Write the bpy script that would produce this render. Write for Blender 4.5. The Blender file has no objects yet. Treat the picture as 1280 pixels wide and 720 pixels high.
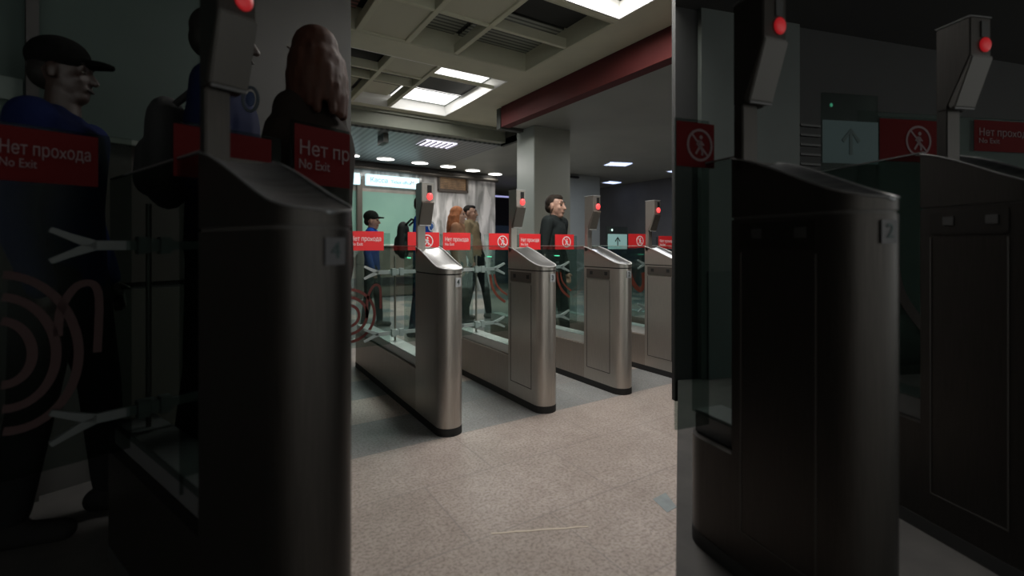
import bpy, bmesh, math, random
from mathutils import Vector, Matrix
random.seed(7)
PI = math.pi
C = bpy.context.scene.collection
sc = bpy.context.scene
def srgb(r, g, b):
    f = lambda c: (c/255/12.92) if c/255 <= .04045 else ((c/255+.055)/1.055)**2.4
    return (f(r), f(g), f(b), 1)

# ------------------------------------------------------------------ materials
def mat(name, col, rough=.6, metal=0.0, emit=None, es=1.0, noise=None, bump=0.0, scale=20.0, stretch=(1,1,1), spec=.5):
    m = bpy.data.materials.new(name); m.use_nodes = True
    nt = m.node_tree; b = nt.nodes['Principled BSDF']
    b.inputs['Base Color'].default_value = col
    b.inputs['Roughness'].default_value = rough
    b.inputs['Metallic'].default_value = metal
    b.inputs['Specular IOR Level'].default_value = spec
    if emit:
        b.inputs['Emission Color'].default_value = emit
        b.inputs['Emission Strength'].default_value = es
    if noise is not None or bump:
        tc = nt.nodes.new('ShaderNodeTexCoord'); mp = nt.nodes.new('ShaderNodeMapping')
        mp.inputs['Scale'].default_value = stretch
        nt.links.new(tc.outputs['Object'], mp.inputs['Vector'])
        n = nt.nodes.new('ShaderNodeTexNoise'); n.inputs['Scale'].default_value = scale
        n.inputs['Detail'].default_value = 4
        nt.links.new(mp.outputs['Vector'], n.inputs['Vector'])
        if noise is not None:
            r = nt.nodes.new('ShaderNodeValToRGB')
            r.color_ramp.elements[0].position = .3; r.color_ramp.elements[1].position = .7
            r.color_ramp.elements[0].color = noise; r.color_ramp.elements[1].color = col
            nt.links.new(n.outputs['Fac'], r.inputs['Fac'])
            nt.links.new(r.outputs['Color'], b.inputs['Base Color'])
        if bump:
            bp = nt.nodes.new('ShaderNodeBump'); bp.inputs['Strength'].default_value = bump
            bp.inputs['Distance'].default_value = .01
            nt.links.new(n.outputs['Fac'], bp.inputs['Height'])
            nt.links.new(bp.outputs['Normal'], b.inputs['Normal'])
    return m

def glass(name, tint, gloss=.05, rough=.02, fres=.05):
    m = bpy.data.materials.new(name); m.use_nodes = True
    nt = m.node_tree; nt.nodes.clear()
    o = nt.nodes.new('ShaderNodeOutputMaterial'); mx = nt.nodes.new('ShaderNodeMixShader')
    t = nt.nodes.new('ShaderNodeBsdfTransparent'); g = nt.nodes.new('ShaderNodeBsdfGlossy')
    fr = nt.nodes.new('ShaderNodeLayerWeight'); fr.inputs['Blend'].default_value = .25
    ma = nt.nodes.new('ShaderNodeMath'); ma.operation = 'MULTIPLY_ADD'
    ma.inputs[1].default_value = fres; ma.inputs[2].default_value = gloss
    nt.links.new(fr.outputs['Fresnel'], ma.inputs[0])
    t.inputs['Color'].default_value = tint; g.inputs['Roughness'].default_value = rough
    g.inputs['Color'].default_value = (.8,.9,.86,1)
    nt.links.new(ma.outputs[0], mx.inputs[0]); nt.links.new(t.outputs[0], mx.inputs[1])
    nt.links.new(g.outputs[0], mx.inputs[2]); nt.links.new(mx.outputs[0], o.inputs['Surface'])
    return m

def brushed(name, c1, c2, rough, aniso=(60,60,1.5), metal=.72):
    return mat(name, c1, rough, metal, noise=c2, bump=.03, scale=6, stretch=aniso)

M = {}
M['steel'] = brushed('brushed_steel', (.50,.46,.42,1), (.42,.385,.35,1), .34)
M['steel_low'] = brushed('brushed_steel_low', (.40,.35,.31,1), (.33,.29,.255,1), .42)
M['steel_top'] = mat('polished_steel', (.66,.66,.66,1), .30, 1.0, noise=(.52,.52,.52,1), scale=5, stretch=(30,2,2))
M['dsteel'] = brushed('dimmed_steel', (.034,.030,.027,1), (.022,.020,.018,1), .42)  # bay copy of steel with dimness in its colour; other d-copies below likewise
M['dsteel_top'] = mat('dimmed_polished_steel', (.27,.28,.285,1), .3, 1.0, noise=(.14,.15,.155,1), scale=5, stretch=(2,14,2))
M['black'] = mat('black_rubber', (.012,.012,.012,1), .7)
M['seam'] = mat('seam_dark', (.03,.027,.025,1), .6)  # dark joint lines
M['rail'] = mat('light_rail', (.66,.66,.65,1), .35, .2)
M['drail'] = mat('dimmed_rail', (.075,.075,.077,1), .5, .2)
M['arm'] = mat('arm_grey', (.40,.43,.43,1), .45)
M['darm'] = mat('arm_dimmed_grey', (.042,.048,.048,1), .6)
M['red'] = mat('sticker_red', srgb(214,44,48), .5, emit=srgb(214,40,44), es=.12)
M['dred'] = mat('sticker_dimmed_red', srgb(60,10,11), .9, spec=.1)
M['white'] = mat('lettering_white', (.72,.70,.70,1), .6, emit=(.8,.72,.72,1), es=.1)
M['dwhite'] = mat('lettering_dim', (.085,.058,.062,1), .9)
M['mint'] = mat('sticker_pale_blue', srgb(150,190,190), .6, emit=srgb(150,190,190), es=.15)
M['dmint'] = mat('sticker_dim_blue', srgb(60,78,80), .8)
M['ink'] = mat('ink', (.012,.03,.03,1), .7)
M['led'] = mat('signal_red', (.8,.05,.05,1), .4, emit=(1,.07,.07,1), es=1.25)
M['dled'] = mat('signal_dim_red', (.2,.01,.012,1), .5, emit=(1,.03,.04,1), es=.16)
M['gled'] = mat('green_glow', (.1,.6,.4,1), .4, emit=(.15,1,.55,1), es=1.2)
M['dgled'] = mat('green_glow_dim', (.02,.2,.1,1), .5, emit=(.1,.8,.45,1), es=.12)
M['wled'] = mat('pinpoint', (.6,.8,.7,1), .4, emit=(.6,1,.85,1), es=1.2)
M['plate'] = mat('number_plate', (.55,.56,.58,1), .5)
M['dplate'] = mat('number_plate_dim', (.06,.06,.065,1), .7)
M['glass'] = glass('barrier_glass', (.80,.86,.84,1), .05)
M['dglass'] = glass('barrier_glass_dimmed', (.62,.67,.65,1), .002, .2, .02)  # tint darkened to dim the bay glass
M['gedge'] = mat('glass_edge_green', (.42,.50,.46,1), .4)
M['ribbon'] = mat('red_ribbon', srgb(104,46,42), .6)
M['ribbon2'] = mat('orange_ribbon', srgb(136,60,46), .6)
M['dribbon'] = mat('red_ribbon_dim', srgb(36,12,12), .8)

# ------------------------------------------------------------------ mesh helpers
def obj(name, bm, m=None, parent=None, smooth=False, bevel=0, loc=None):
    me = bpy.data.meshes.new(name)
    bmesh.ops.recalc_face_normals(bm, faces=bm.faces)
    if bevel:
        bmesh.ops.bevel(bm, geom=list(bm.edges), offset=bevel, segments=2, affect='EDGES', clamp_overlap=True)
    bm.to_mesh(me); bm.free()
    o = bpy.data.objects.new(name, me); C.objects.link(o)
    if m is not None:
        for x in (m if isinstance(m, (list, tuple)) else [m]): me.materials.append(x)
    if smooth:
        for p in me.polygons: p.use_smooth = True
        if smooth != 2:
            try: me.set_sharp_from_angle(angle=math.radians(38))
            except Exception: pass
    if parent is not None: o.parent = parent
    if loc is not None: o.location = loc
    return o
def thing(name, label, cat, loc=(0,0,0), rz=0, group=None):
    o = bpy.data.objects.new(name, None); C.objects.link(o)
    o.empty_display_size = .1
    o.location = loc; o.rotation_euler = (0,0,rz); o['label'] = label; o['category'] = cat
    if group: o['group'] = group
    return o
def tag(o, label, cat, group=None):
    o['label'] = label; o['category'] = cat
    if group: o['group'] = group
    return o
def struct(name, bm, m, parent=None, **k):
    o = obj(name, bm, m, parent, **k); o['kind'] = 'structure'; return o
def box(bm, x0, x1, y0, y1, z0, z1):
    v = [bm.verts.new((x, y, z)) for z in (z0, z1) for (x, y) in ((x0,y0),(x1,y0),(x1,y1),(x0,y1))]
    for f in ((0,3,2,1),(4,5,6,7),(0,1,5,4),(1,2,6,5),(2,3,7,6),(3,0,4,7)): bm.faces.new([v[i] for i in f])
    return bm
def B(*a):
    bm = bmesh.new()
    if len(a) and isinstance(a[0], (tuple, list)):
        for q in a: box(bm, *q)
    else: box(bm, *a)
    return bm
def prism(bm, pts, z0, z1):
    """pts: plan outline, CCW; z0/z1 number or function(x,y)"""
    f0 = z0 if callable(z0) else (lambda x, y: z0)
    f1 = z1 if callable(z1) else (lambda x, y: z1)
    lo = [bm.verts.new((x, y, f0(x, y))) for x, y in pts]
    hi = [bm.verts.new((x, y, f1(x, y))) for x, y in pts]
    n = len(pts)
    for i in range(n): bm.faces.new((lo[i], lo[(i+1)%n], hi[(i+1)%n], hi[i]))
    bm.faces.new(lo[::-1]); bm.faces.new(hi)
    return bm
def prof_x(bm, pts, x0, x1):
    """pts (y,z) profile extruded along x"""
    a = [bm.verts.new((x0, y, z)) for y, z in pts]; b = [bm.verts.new((x1, y, z)) for y, z in pts]
    n = len(pts)
    for i in range(n): bm.faces.new((a[i], a[(i+1)%n], b[(i+1)%n], b[i]))
    bm.faces.new(a[::-1]); bm.faces.new(b); return bm
def prof_y(bm, pts, y0, y1):
    a = [bm.verts.new((x, y0, z)) for x, z in pts]; b = [bm.verts.new((x, y1, z)) for x, z in pts]
    n = len(pts)
    for i in range(n): bm.faces.new((a[i], a[(i+1)%n], b[(i+1)%n], b[i]))
    bm.faces.new(a[::-1]); bm.faces.new(b); return bm
def tube(bm, pts, r, n=10, close=False):
    P = [Vector(p) for p in pts]; rs = r if isinstance(r, (list, tuple)) else [r]*len(P)
    rings = []; prev = None
    for i, p in enumerate(P):
        if close: t = (P[(i+1)%len(P)] - P[i-1]).normalized()
        else: t = (P[min(i+1, len(P)-1)] - P[max(i-1, 0)]).normalized()
        if prev is None:
            a = Vector((0,0,1)) if abs(t.z) < .9 else Vector((1,0,0)); u = t.cross(a).normalized()
        else: u = (prev - t*prev.dot(t)).normalized()
        prev = u; w = t.cross(u)
        rings.append([bm.verts.new(p + (u*math.cos(k*2*PI/n) + w*math.sin(k*2*PI/n))*rs[i]) for k in range(n)])
    m = len(rings)
    for i in range(m if close else m-1):
        A, D = rings[i], rings[(i+1)%m]
        for k in range(n): bm.faces.new((A[k], A[(k+1)%n], D[(k+1)%n], D[k]))
    if not close: bm.faces.new(rings[0][::-1]); bm.faces.new(rings[-1])
    return bm
def disc(bm, c, r, h, n=28, rx=None):
    rx = rx or r
    pts = [(c[0]+rx*math.cos(k*2*PI/n), c[1]+r*math.sin(k*2*PI/n)) for k in range(n)]
    return prism(bm, pts, c[2], c[2]+h)
def ball(bm, c, r, s=(1,1,1), n=16):
    bmesh.ops.create_uvsphere(bm, u_segments=n, v_segments=max(6, n*2//3), radius=r,
        matrix=Matrix.Translation(c) @ Matrix.Diagonal((s[0], s[1], s[2], 1)))
    return bm
def stroke(bm, pts, w, y, th=.0015, close=False):
    """flat ribbon in the XZ plane at depth y"""
    n = len(pts); L = []; R_ = []
    for i, (x, z) in enumerate(pts):
        a = pts[i-1] if (i > 0 or close) else pts[i]; b = pts[(i+1) % n] if (i < n-1 or close) else pts[i]
        dx, dz = b[0]-a[0], b[1]-a[1]; l = math.hypot(dx, dz) or 1
        L.append((x - dz/l*w/2, z + dx/l*w/2)); R_.append((x + dz/l*w/2, z - dx/l*w/2))
    for i in range(n if close else n-1):
        j = (i+1) % n
        q = [L[i], L[j], R_[j], R_[i]]
        f = [bm.verts.new((a, y, b)) for a, b in q]; k = [bm.verts.new((a, y+th, b)) for a, b in q]
        bm.faces.new(f); bm.faces.new(k[::-1])
        for s in range(4): bm.faces.new((f[s], f[(s+1)%4], k[(s+1)%4], k[s]))
    return bm
def lettering(name, s, size, m, parent, x, z, y, sx=1.0, align='LEFT', rot=(PI/2,0,0), thick=.0006, offs=0.0):
    cu = bpy.data.curves.new(name, 'FONT'); cu.body = s; cu.size = size; cu.extrude = thick
    cu.align_x = align; cu.align_y = 'CENTER'; cu.offset = offs; cu.resolution_u = 3
    t = bpy.data.objects.new(name, cu); C.objects.link(t)
    bpy.context.view_layer.update()
    me = bpy.data.meshes.new_from_object(t.evaluated_get(bpy.context.evaluated_depsgraph_get()))
    bpy.data.objects.remove(t)
    o = bpy.data.objects.new(name, me); C.objects.link(o); me.materials.clear(); me.materials.append(m)
    o.location = (x, y, z); o.rotation_euler = rot; o.scale = (sx, 1, 1)
    if parent is not None: o.parent = parent
    return o

# ------------------------------------------------------------------ camera
CH = 1.08; YAW = math.radians(32.5); FPX = 588.0; HZ = 307
cam = bpy.data.cameras.new('camera'); co = bpy.data.objects.new('camera', cam); C.objects.link(co)
co.location = (0, 0, CH); co.rotation_euler = (PI/2, 0, -YAW)
cam.lens = FPX/1280*36; cam.sensor_width = 36; cam.clip_start = .02; cam.shift_y = -(360-HZ)/1280
cam.dof.use_dof = True; cam.dof.focus_distance = 3.6; cam.dof.aperture_fstop = 1.7
sc.camera = co
# surveying helpers: sight line of the tripod position, used to measure where things stand
Fv = Vector((math.sin(YAW), math.cos(YAW), 0))
Rv = Vector((math.cos(YAW), -math.sin(YAW), 0)); Uv = Rv.cross(Fv); EYE = Vector((0,0,CH))
def sight(x, y): return Fv + Rv*((x-640)/FPX) + Uv*((HZ-y)/FPX)
def at(x, y, d): return EYE + sight(x, y)*d
def on(x, y, p, n):
    d = sight(x, y); p = Vector(p); n = Vector(n)
    return EYE + d*((p-EYE).dot(n)/d.dot(n))
def onz(x, y, z): return on(x, y, (0,0,z), (0,0,1))

# ------------------------------------------------------------------ turnstiles
def plan(W, y0, L, inset=0, far=True, n=12):
    """stadium outline: rounded nose at y0, far end at L (rounded when far)"""
    r = W/2 - inset; cx = W/2; pts = []
    for k in range(n+1):
        a = PI + PI*k/n; pts.append((cx + r*math.cos(a), y0 + W/2*0 + r*math.sin(a)))
    if far:
        for k in range(n+1):
            a = PI*k/n; pts.append((cx + r*math.cos(a), L - W/2 + r*math.sin(a)))
    else: pts += [(W-inset, L-inset), (inset, L-inset)]
    return pts
def icon(parent, x, z, y, r, m):
    bm = bmesh.new()
    ring = [(x + r*math.cos(k*2*PI/24), z + r*math.sin(k*2*PI/24)) for k in range(24)]
    stroke(bm, ring, r*.16, y, close=True)
    stroke(bm, [(x - r*.62, z + r*.66), (x + r*.62, z - r*.66)], r*.13, y)
    # small walking figure
    stroke(bm, [(x + .05*r, z + .3*r), (x, z - .1*r)], r*.32, y)
    stroke(bm, [(x, z - .1*r), (x + .22*r, z - .38*r), (x + .2*r, z - .66*r)], r*.15, y)
    stroke(bm, [(x, z - .1*r), (x - .2*r, z - .4*r), (x - .34*r, z - .6*r)], r*.15, y)
    stroke(bm, [(x + .05*r, z + .28*r), (x + .34*r, z), ], r*.11, y)
    stroke(bm, [(x + .05*r, z + .28*r), (x - .26*r, z + .02*r)], r*.11, y)
    hd = [(x + .1*r + .07*r*math.cos(k*PI/4), z + .52*r + .07*r*math.sin(k*PI/4)) for k in range(8)]
    stroke(bm, hd, r*.14, y, close=True)
    return obj('no_walking_icon', bm, m, parent)
def swing_arm(cx, y, z, hw, th=.03, dark=False, full=True):
    """double ended clamp arm, forked like a fish tail at both ends"""
    bm = bmesh.new(); t = .014
    prof_y(bm, [(cx-hw*.62, z-th/2), (cx+hw*.62, z-th/2), (cx+hw*.62, z+th/2), (cx-hw*.62, z+th/2)], y-t/2, y+t/2)
    for s in (-1, 1):
        x0 = cx + s*hw*.58
        for d in (-1, 1):
            q = [(x0, z - d*th*.30), (x0 + s*hw*.12, z - d*th*.1), (x0 + s*hw*.43, z + d*th*1.35), (x0 + s*hw*.40, z + d*th*1.85), (x0 + s*hw*.24, z + d*th*1.25), (x0, z + d*th*.5)]
            if s*d < 0: q = q[::-1]
            prof_y(bm, q, y-t/2, y+t/2)
    return bm
def leaf(root, x0, x1, y, z0, z1, D):
    l = obj('barrier_leaf', B(x0, x1, y-.004, y+.004, z0, z1), M['dglass' if D else 'glass'], root)
    return l
def sticker(lf, kind, x0, x1, z0, z1, y, D):
    m = {'text':'red','icon':'red','plain':'red','arrow':'mint','cut':'red'}[kind]
    h = z1 - z0
    if D: m = {'red':'dred','mint':'dmint'}[m]
    obj('sticker', B(x0, x1, y-.006, y-.0045, z0, z1), M[m], lf)
    ym = y - .0080
    wm = M['dwhite' if D else 'white']
    if kind == 'text' or kind == 'cut':
        w = (x1-x0); fs = .24*h/ .7 * 1.0
        t = lettering('lettering', 'Нет проxода' if kind == 'text' else 'Нет пр', fs, wm, lf, x0 + w*.06, z0 + h*.60, ym, offs=0)
        me_w = max(v.co.x for v in t.data.vertices)
        if kind == 'text': t.scale[0] = (w*.86)/me_w
        else: t.scale[0] = (w*.92)/me_w
        t2 = lettering('lettering', 'No Exit', fs*.68, wm, lf, x0 + w*.06, z0 + h*.33, ym)
        me_w2 = max(v.co.x for v in t2.data.vertices)
        t2.scale[0] = (w*(.34 if kind == 'text' else .55))/me_w2
    elif kind == 'icon':
        icon(lf, x0 + (x1-x0)*.60, z0 + h*.5, ym, h*.34, wm)
    elif kind == 'plain': pass
    elif kind == 'arrow':
        cx, cz = (x0+x1)/2, (z0+z1)/2; bm = bmesh.new(); s = h*.3
        stroke(bm, [(cx, cz - s), (cx, cz + s*.8)], h*.085, ym)
        stroke(bm, [(cx - s*.75, cz + s*.05), (cx, cz + s*.95), (cx + s*.75, cz + s*.05)], h*.085, ym)
        obj('arrow_mark', bm, M['ink'], lf)

def turnstile(label, loc, rz=0, W=.157, D=.315, L=1.85, H=1.0, hs=.985, dark=False, digit='4', group=None, hatch=True,
              leaves=(), arms=True, arm_y=.91, ribbon=None, pole_x=(0.0, .075), glow=True, pole_s=1.0, glass_on=True, plate_a=-70):
    K = dark  # dark variants carry the bay's dimness in their colours
    root = thing('turnstile', label, 'turnstile', loc, rz, group)
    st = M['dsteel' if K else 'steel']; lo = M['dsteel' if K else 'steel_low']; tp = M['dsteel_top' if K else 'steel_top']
    seam = .93*hs
    obj('kick_plate', prism(bmesh.new(), plan(W, W/2-.08, L, -.001), 0, .045), M['black'], root, smooth=True)
    bm = prism(bmesh.new(), [(.001, D+.001), (W-.001, D+.001)] + [(W/2 + (W/2-.001)*math.cos(PI*k/12), L - W/2 + (W/2-.001)*math.sin(PI*k/12)) for k in range(13)], .046, .31*hs)
    obj('pedestal', bm, lo, root, smooth=True)
    obj('column', prism(bmesh.new(), plan(W, W/2-.08, D, 0, False), .046, seam-.004), st, root, smooth=True)
    obj('seam', prism(bmesh.new(), plan(W, W/2-.08, D, .004, False), seam-.004, seam+.004), M['seam'], root, smooth=True)
    # head: sloping curved top
    def ztop(x, y):
        t = max(0, min(1, (y + .08)/(D + .08)))
        s = t*t*(3-2*t)
        return (.958 + .130*(.55*t + .45*s))*hs
    hp = []
    for p in plan(W, W/2-.08, D, 0, False, n=16): hp.append(p)
    # densify straight sides
    dens = []
    for i, p in enumerate(hp):
        q = hp[(i+1) % len(hp)]; dens.append(p)
        if math.dist(p, q) > .1 and abs(p[0]-q[0]) < .01:
            for k in range(1, 10): dens.append((p[0] + (q[0]-p[0])*k/10, p[1] + (q[1]-p[1])*k/10))
    bm = bmesh.new(); n = len(dens)
    lo_ = [bm.verts.new((x, y, seam+.004)) for x, y in dens]; hi_ = [bm.verts.new((x, y, ztop(x, y)-.003)) for x, y in dens]
    for i in range(n): bm.faces.new((lo_[i], lo_[(i+1)%n], hi_[(i+1)%n], hi_[i]))
    bm.faces.new(lo_[::-1])
    head = obj('head', bm, st, root, smooth=True)
    bm = bmesh.new(); r = W/2+.002; rows = []
    y_f = W/2 - .08
    ys = [y_f - r*math.cos(k*PI/2/14) for k in range(15)] + [y_f + (D-y_f)*k/12 for k in range(1, 13)]
    for y in ys:
        hw = math.sqrt(max(0, r*r - (y-y_f)**2)) if y < y_f else r
        hw = max(hw, .002)
        rows.append([(W/2 + hw*(2*k/10-1), y, ztop(0, y) - .012*hs*(1-(2*k/10-1)**2)*(1 if y > y_f else .6)) for k in range(11)])
    V = [[bm.verts.new(p) for p in row] for row in rows]
    for i in range(len(V)-1):
        for k in range(10): bm.faces.new((V[i][k], V[i][k+1], V[i+1][k+1], V[i+1][k]))
    tops = obj('sloping_top', bm, tp, root, smooth=2)
    edge = [(.0, D, ztop(0, D))] + [(.0, y, ztop(0, y)) for y in [D - (D-y_f)*k/8 for k in range(1, 9)]]
    edge += [(W/2 - W/2*math.cos(a), y_f - W/2*math.sin(a), ztop(0, y_f - W/2*math.sin(a))) for a in [PI*k/16 for k in range(1, 16)]]
    edge += [(W, y, ztop(0, y)) for y in [y_f + (D-y_f)*k/8 for k in range(0, 9)]]
    obj('bright_lip', tube(bmesh.new(), edge, .0035 if not K else .0028, 6), M['rail' if not K else 'drail'], tops, smooth=True)
    # reader pole with scanner head
    a, b_ = pole_x; zt = 1.485*hs*pole_s; yb = D - .005
    f = lambda z: 1.09*hs + (z-1.09)/(1.485-1.09)*(zt-1.09*hs)
    bm = prof_x(bmesh.new(), [(yb-.035, f(1.222)), (yb, f(1.222)), (yb, zt), (yb-.10, zt), (yb-.10, f(1.37)), (yb-.035, f(1.232))], a, b_)
    prof_x(bm, [(yb-.034, 1.05*hs), (yb-.001, 1.05*hs), (yb-.001, f(1.224)), (yb-.034, f(1.224))], a, a + (b_-a)*.66)
    pole = obj('reader_pole', bm, st, root, bevel=.003)
    bm = prof_x(bmesh.new(), [(yb-.106, f(1.366)), (yb-.099, f(1.372)), (yb-.034, f(1.240)), (yb-.040, f(1.222)), (yb-.056, f(1.226))], a+.001, b_+.003)
    rd = obj('card_reader', bm, mat('reader_face', (.20,.18,.155,1) if not K else (.035,.032,.028,1), .5, .3), pole, bevel=.003)
    obj('reader_edge', tube(bmesh.new(), [(a+.004, yb-.052, f(1.224)), (b_, yb-.052, f(1.224))], .0045, 8), M['drail' if K else 'rail'], pole, smooth=True)
    mx = a + (b_-a)*.66
    obj('pole_cap', B(a-.001, b_+.001, yb-.101, yb+.001, zt+.0005, zt+.004), M['rail' if not K else 'drail'], pole)
    obj('display_slot', B(mx-.014, mx+.012, yb-.104, yb-.099, f(1.425), zt-.012), M['black'], pole)
    obj('signal_light', ball(bmesh.new(), (mx, yb-.104, f(1.402)), .0215, (.9,.45,1.05)), M['dled' if K else 'led'], pole, smooth=2)
    # number plate on the curved nose
    if digit:
        pa = math.radians(plate_a)
        px_, py_ = W/2 + (W/2+.0015)*math.cos(pa), y_f + (W/2+.0015)*math.sin(pa)
        npz = seam - .045
        pl = obj('number_plate', B(-.022, .022, -.001, .001, -.026, .026), M['dplate' if K else 'plate'], root, loc=(px_, py_, npz))
        pl.rotation_euler = (0, 0, pa + PI/2)
        lettering('numeral', digit, .045, M['ink'], pl, 0, 0, -.0022, align='CENTER')
    if hatch:
        hz = seam - .045
        h = obj('side_hatch', B((-.0015, 0, .03, D-.03, hz-.035, hz+.03), (-.002, 0, .035, D-.035, hz-.040, hz-.036)), mat('hatch', (.16,.145,.13,1) if not K else (.022,.02,.018,1), .45, .8), root)
        for ya in (.055, D-.10): obj('lock', B(-.003, -.001, ya, ya+.03, hz-.012, hz+.014), M['black'], h)
        obj('door_outline', B((-.0016, 0, .03, .034, .14, hz-.05), (-.0016, 0, D-.034, D-.03, .14, hz-.05), (-.0016, 0, .03, D-.03, .137, .141)), M['seam'], root)
    if glass_on:
        gx = W/2
        obj('side_rail', B(W/2-.055, W/2+.055, D+.002, L-.03, .311*hs, .375*hs), M['drail' if K else 'rail'], root, bevel=.002)
        sg = obj('side_glass', B(.012, .020, D+.002, L-.04, .376*hs, 1.092*hs), M['dglass' if K else 'glass'], root)
        obj('glass_edge', B(.0115, .0205, D+.002, L-.04, 1.0925*hs, 1.0965*hs), M['gedge'] if not K else M['drail'], sg)
    ac = W/2; ay = arm_y
    if arms:
        obj('hinge_post', tube(bmesh.new(), [(ac, ay+.03, .30*hs), (ac, ay+.03, 1.02*hs)], .008, 12), lo, root, smooth=True)
        for z in (.90*hs, .445*hs):
            am = obj('swing_arm', swing_arm(ac, ay-.02, z, arms if not isinstance(arms, bool) else .245, dark=K, th=.028), M['darm' if K else 'arm'], root, bevel=.0015)
            obj('hinge_block', B((ac-.045, ac-.012, ay-.04, ay-.004, z-.027, z+.027), (ac+.012, ac+.045, ay-.04, ay-.004, z-.027, z+.027), (ac-.012, ac+.012, ay-.036, ay+.02, z-.02, z+.02)), M['darm' if K else 'arm'], am, bevel=.002)
    for lf in leaves:
        ay = lf.get('y', arm_y)
        l = leaf(root, lf['x'][0], lf['x'][1], ay, lf.get('z', (.36*hs, 1.19*hs))[0], lf.get('z', (.36*hs, 1.19*hs))[1], K)
        if lf.get('kind'): sticker(l, lf['kind'], *lf['s'], ay, K)
        for pts, w_, mm in lf.get('stripes', ()):
            obj('red_stripe', stroke(bmesh.new(), pts, w_, ay-.0062), M[mm], l)
        if lf.get('led'):
            obj('status_light', ball(bmesh.new(), (lf['led'][0], ay-.008, lf['led'][1]), lf['led'][2], (.8,.4,1)), M['wled' if not K else 'dgled'], l, smooth=2)
    if glow:
        obj('status_light', B(W+.001, W+.006, ay-.08, ay-.01, 1.0*hs, 1.008*hs), M['dgled' if K else 'gled'], root)
    return root

GY = 2.42  # nose tips stand here
SZ = (1.045, 1.183)
def arcs(cy, cz, rr, a0=-90, a1=90, w=.022, mm='ribbon', n=16):
    return [([(cy + r*math.cos(math.radians(a0+(a1-a0)*k/n)), cz + r*math.sin(math.radians(a0+(a1-a0)*k/n))) for k in range(n+1)], w, mm) for r in rr]
# local x: gate spans 0-.17 ; leaf stickers measured in local x
def curve(pts, n=6):
    """Catmull-Rom through the points"""
    P = [pts[0]] + list(pts) + [pts[-1]]; out = []
    for i in range(1, len(P)-2):
        for k in range(n):
            t = k/n
            out.append(tuple(.5*((2*P[i][a]) + (-P[i-1][a]+P[i+1][a])*t + (2*P[i-1][a]-5*P[i][a]+4*P[i+1][a]-P[i+2][a])*t*t + (-P[i-1][a]+3*P[i][a]-3*P[i+1][a]+P[i+2][a])*t**3) for a in (0, 1)))
    return out + [pts[-1]]
W1 = arcs(-.27, .585, (.075, .13, .185), -88, 88, .020) + [(curve([(-.14,.56),(-.135,.70),(-.09,.79),(-.045,.77),(-.04,.62)]), .018, 'ribbon')]
W2 = [(curve([(.19,.84),(.21,.74),(.26,.66),(.34,.60)]), .022, 'ribbon2'), (curve([(.23,.84),(.25,.76),(.30,.70),(.36,.66)]), .016, 'ribbon2')]
W5 = [(curve([(-.28,.88),(-.25,.76),(-.18,.66),(-.10,.62),(-.06,.70),(-.07,.80)]), .05, 'ribbon2')]
G1 = turnstile('steel turnstile with numeral 4 plate, nearest of the brightly lit row', (1.075, GY+.08, 0), digit='4', group=None, hatch=False, pole_x=(0,.078),
    leaves=[dict(x=(-.275, .03), kind='text', s=(-.27, -.018)+SZ, stripes=W1), dict(x=(.14, .437), kind='icon', s=(.165, .42)+SZ)])
G2 = turnstile('steel turnstile with numeral 3 plate, second in the lit row', (1.762, GY+.08, 0), digit='3', plate_a=-82,
    leaves=[dict(x=(-.255, .03), kind='text', s=(-.235, .005)+SZ), dict(x=(.14, .437), kind='icon', s=(.18, .40)+SZ, stripes=W2)])
G3 = turnstile('steel turnstile with numeral 2 plate, third in the lit row', (2.465, GY+.08, 0), digit='2', plate_a=-88,
    leaves=[dict(x=(-.245, .03), kind='text', s=(-.22, .005)+SZ), dict(x=(.14, .43), kind='icon', s=(.17, .39)+SZ, stripes=W2)])
G4 = turnstile('steel turnstile whose glass leaf carries the pale arrow sticker, fourth in the lit row', (3.155, GY+.08, 0), digit=None,
    leaves=[dict(x=(.115, .41), z=(.36, 1.27), kind='arrow', s=(.135, .40, 1.045, 1.195), led=(.19, 1.235, .012))])
G5 = turnstile('steel turnstile behind the pale arrow sticker, fifth in the lit row', (3.86, GY+.08, 0), digit=None, hatch=True,
    leaves=[dict(x=(-.292, .03), kind='icon', s=(-.285, -.005, 1.06, 1.20), stripes=W5), dict(x=(.14, .45), kind='text', s=(.17, .44)+SZ)])

# ---- the two dim side bays: same machines, dimness put into their colours, on low plinths
def local_on(px_, py_, loc, rz, ly):
    n = Vector((-math.sin(rz), math.cos(rz), 0)); p = Vector(loc) + n*ly
    w = on(px_, py_, p, n) - Vector(loc)
    return (w.x*math.cos(rz) + w.y*math.sin(rz), w.z)
def span(loc, rz, ly, x0, y0, x1, y1):
    a = local_on(x0, y0, loc, rz, ly); b = local_on(x1, y1, loc, rz, ly)
    return (a[0], b[0], b[1], a[1])
PH = .07; PR = .145
# left bay
LL = (.083, .977, PH); LR = math.radians(20.0); ly = .95; l2 = .50
s1 = span(LL, LR, ly, -12, 154, 122, 234); s2 = span(LL, LR, l2, 216, 154, 338, 232); s3 = span(LL, LR, l2, 367, 154, 436, 236)
arL = (local_on(30, 300, LL, LR, ly-.02)[0], local_on(250, 300, LL, LR, ly-.02)[0])

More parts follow.
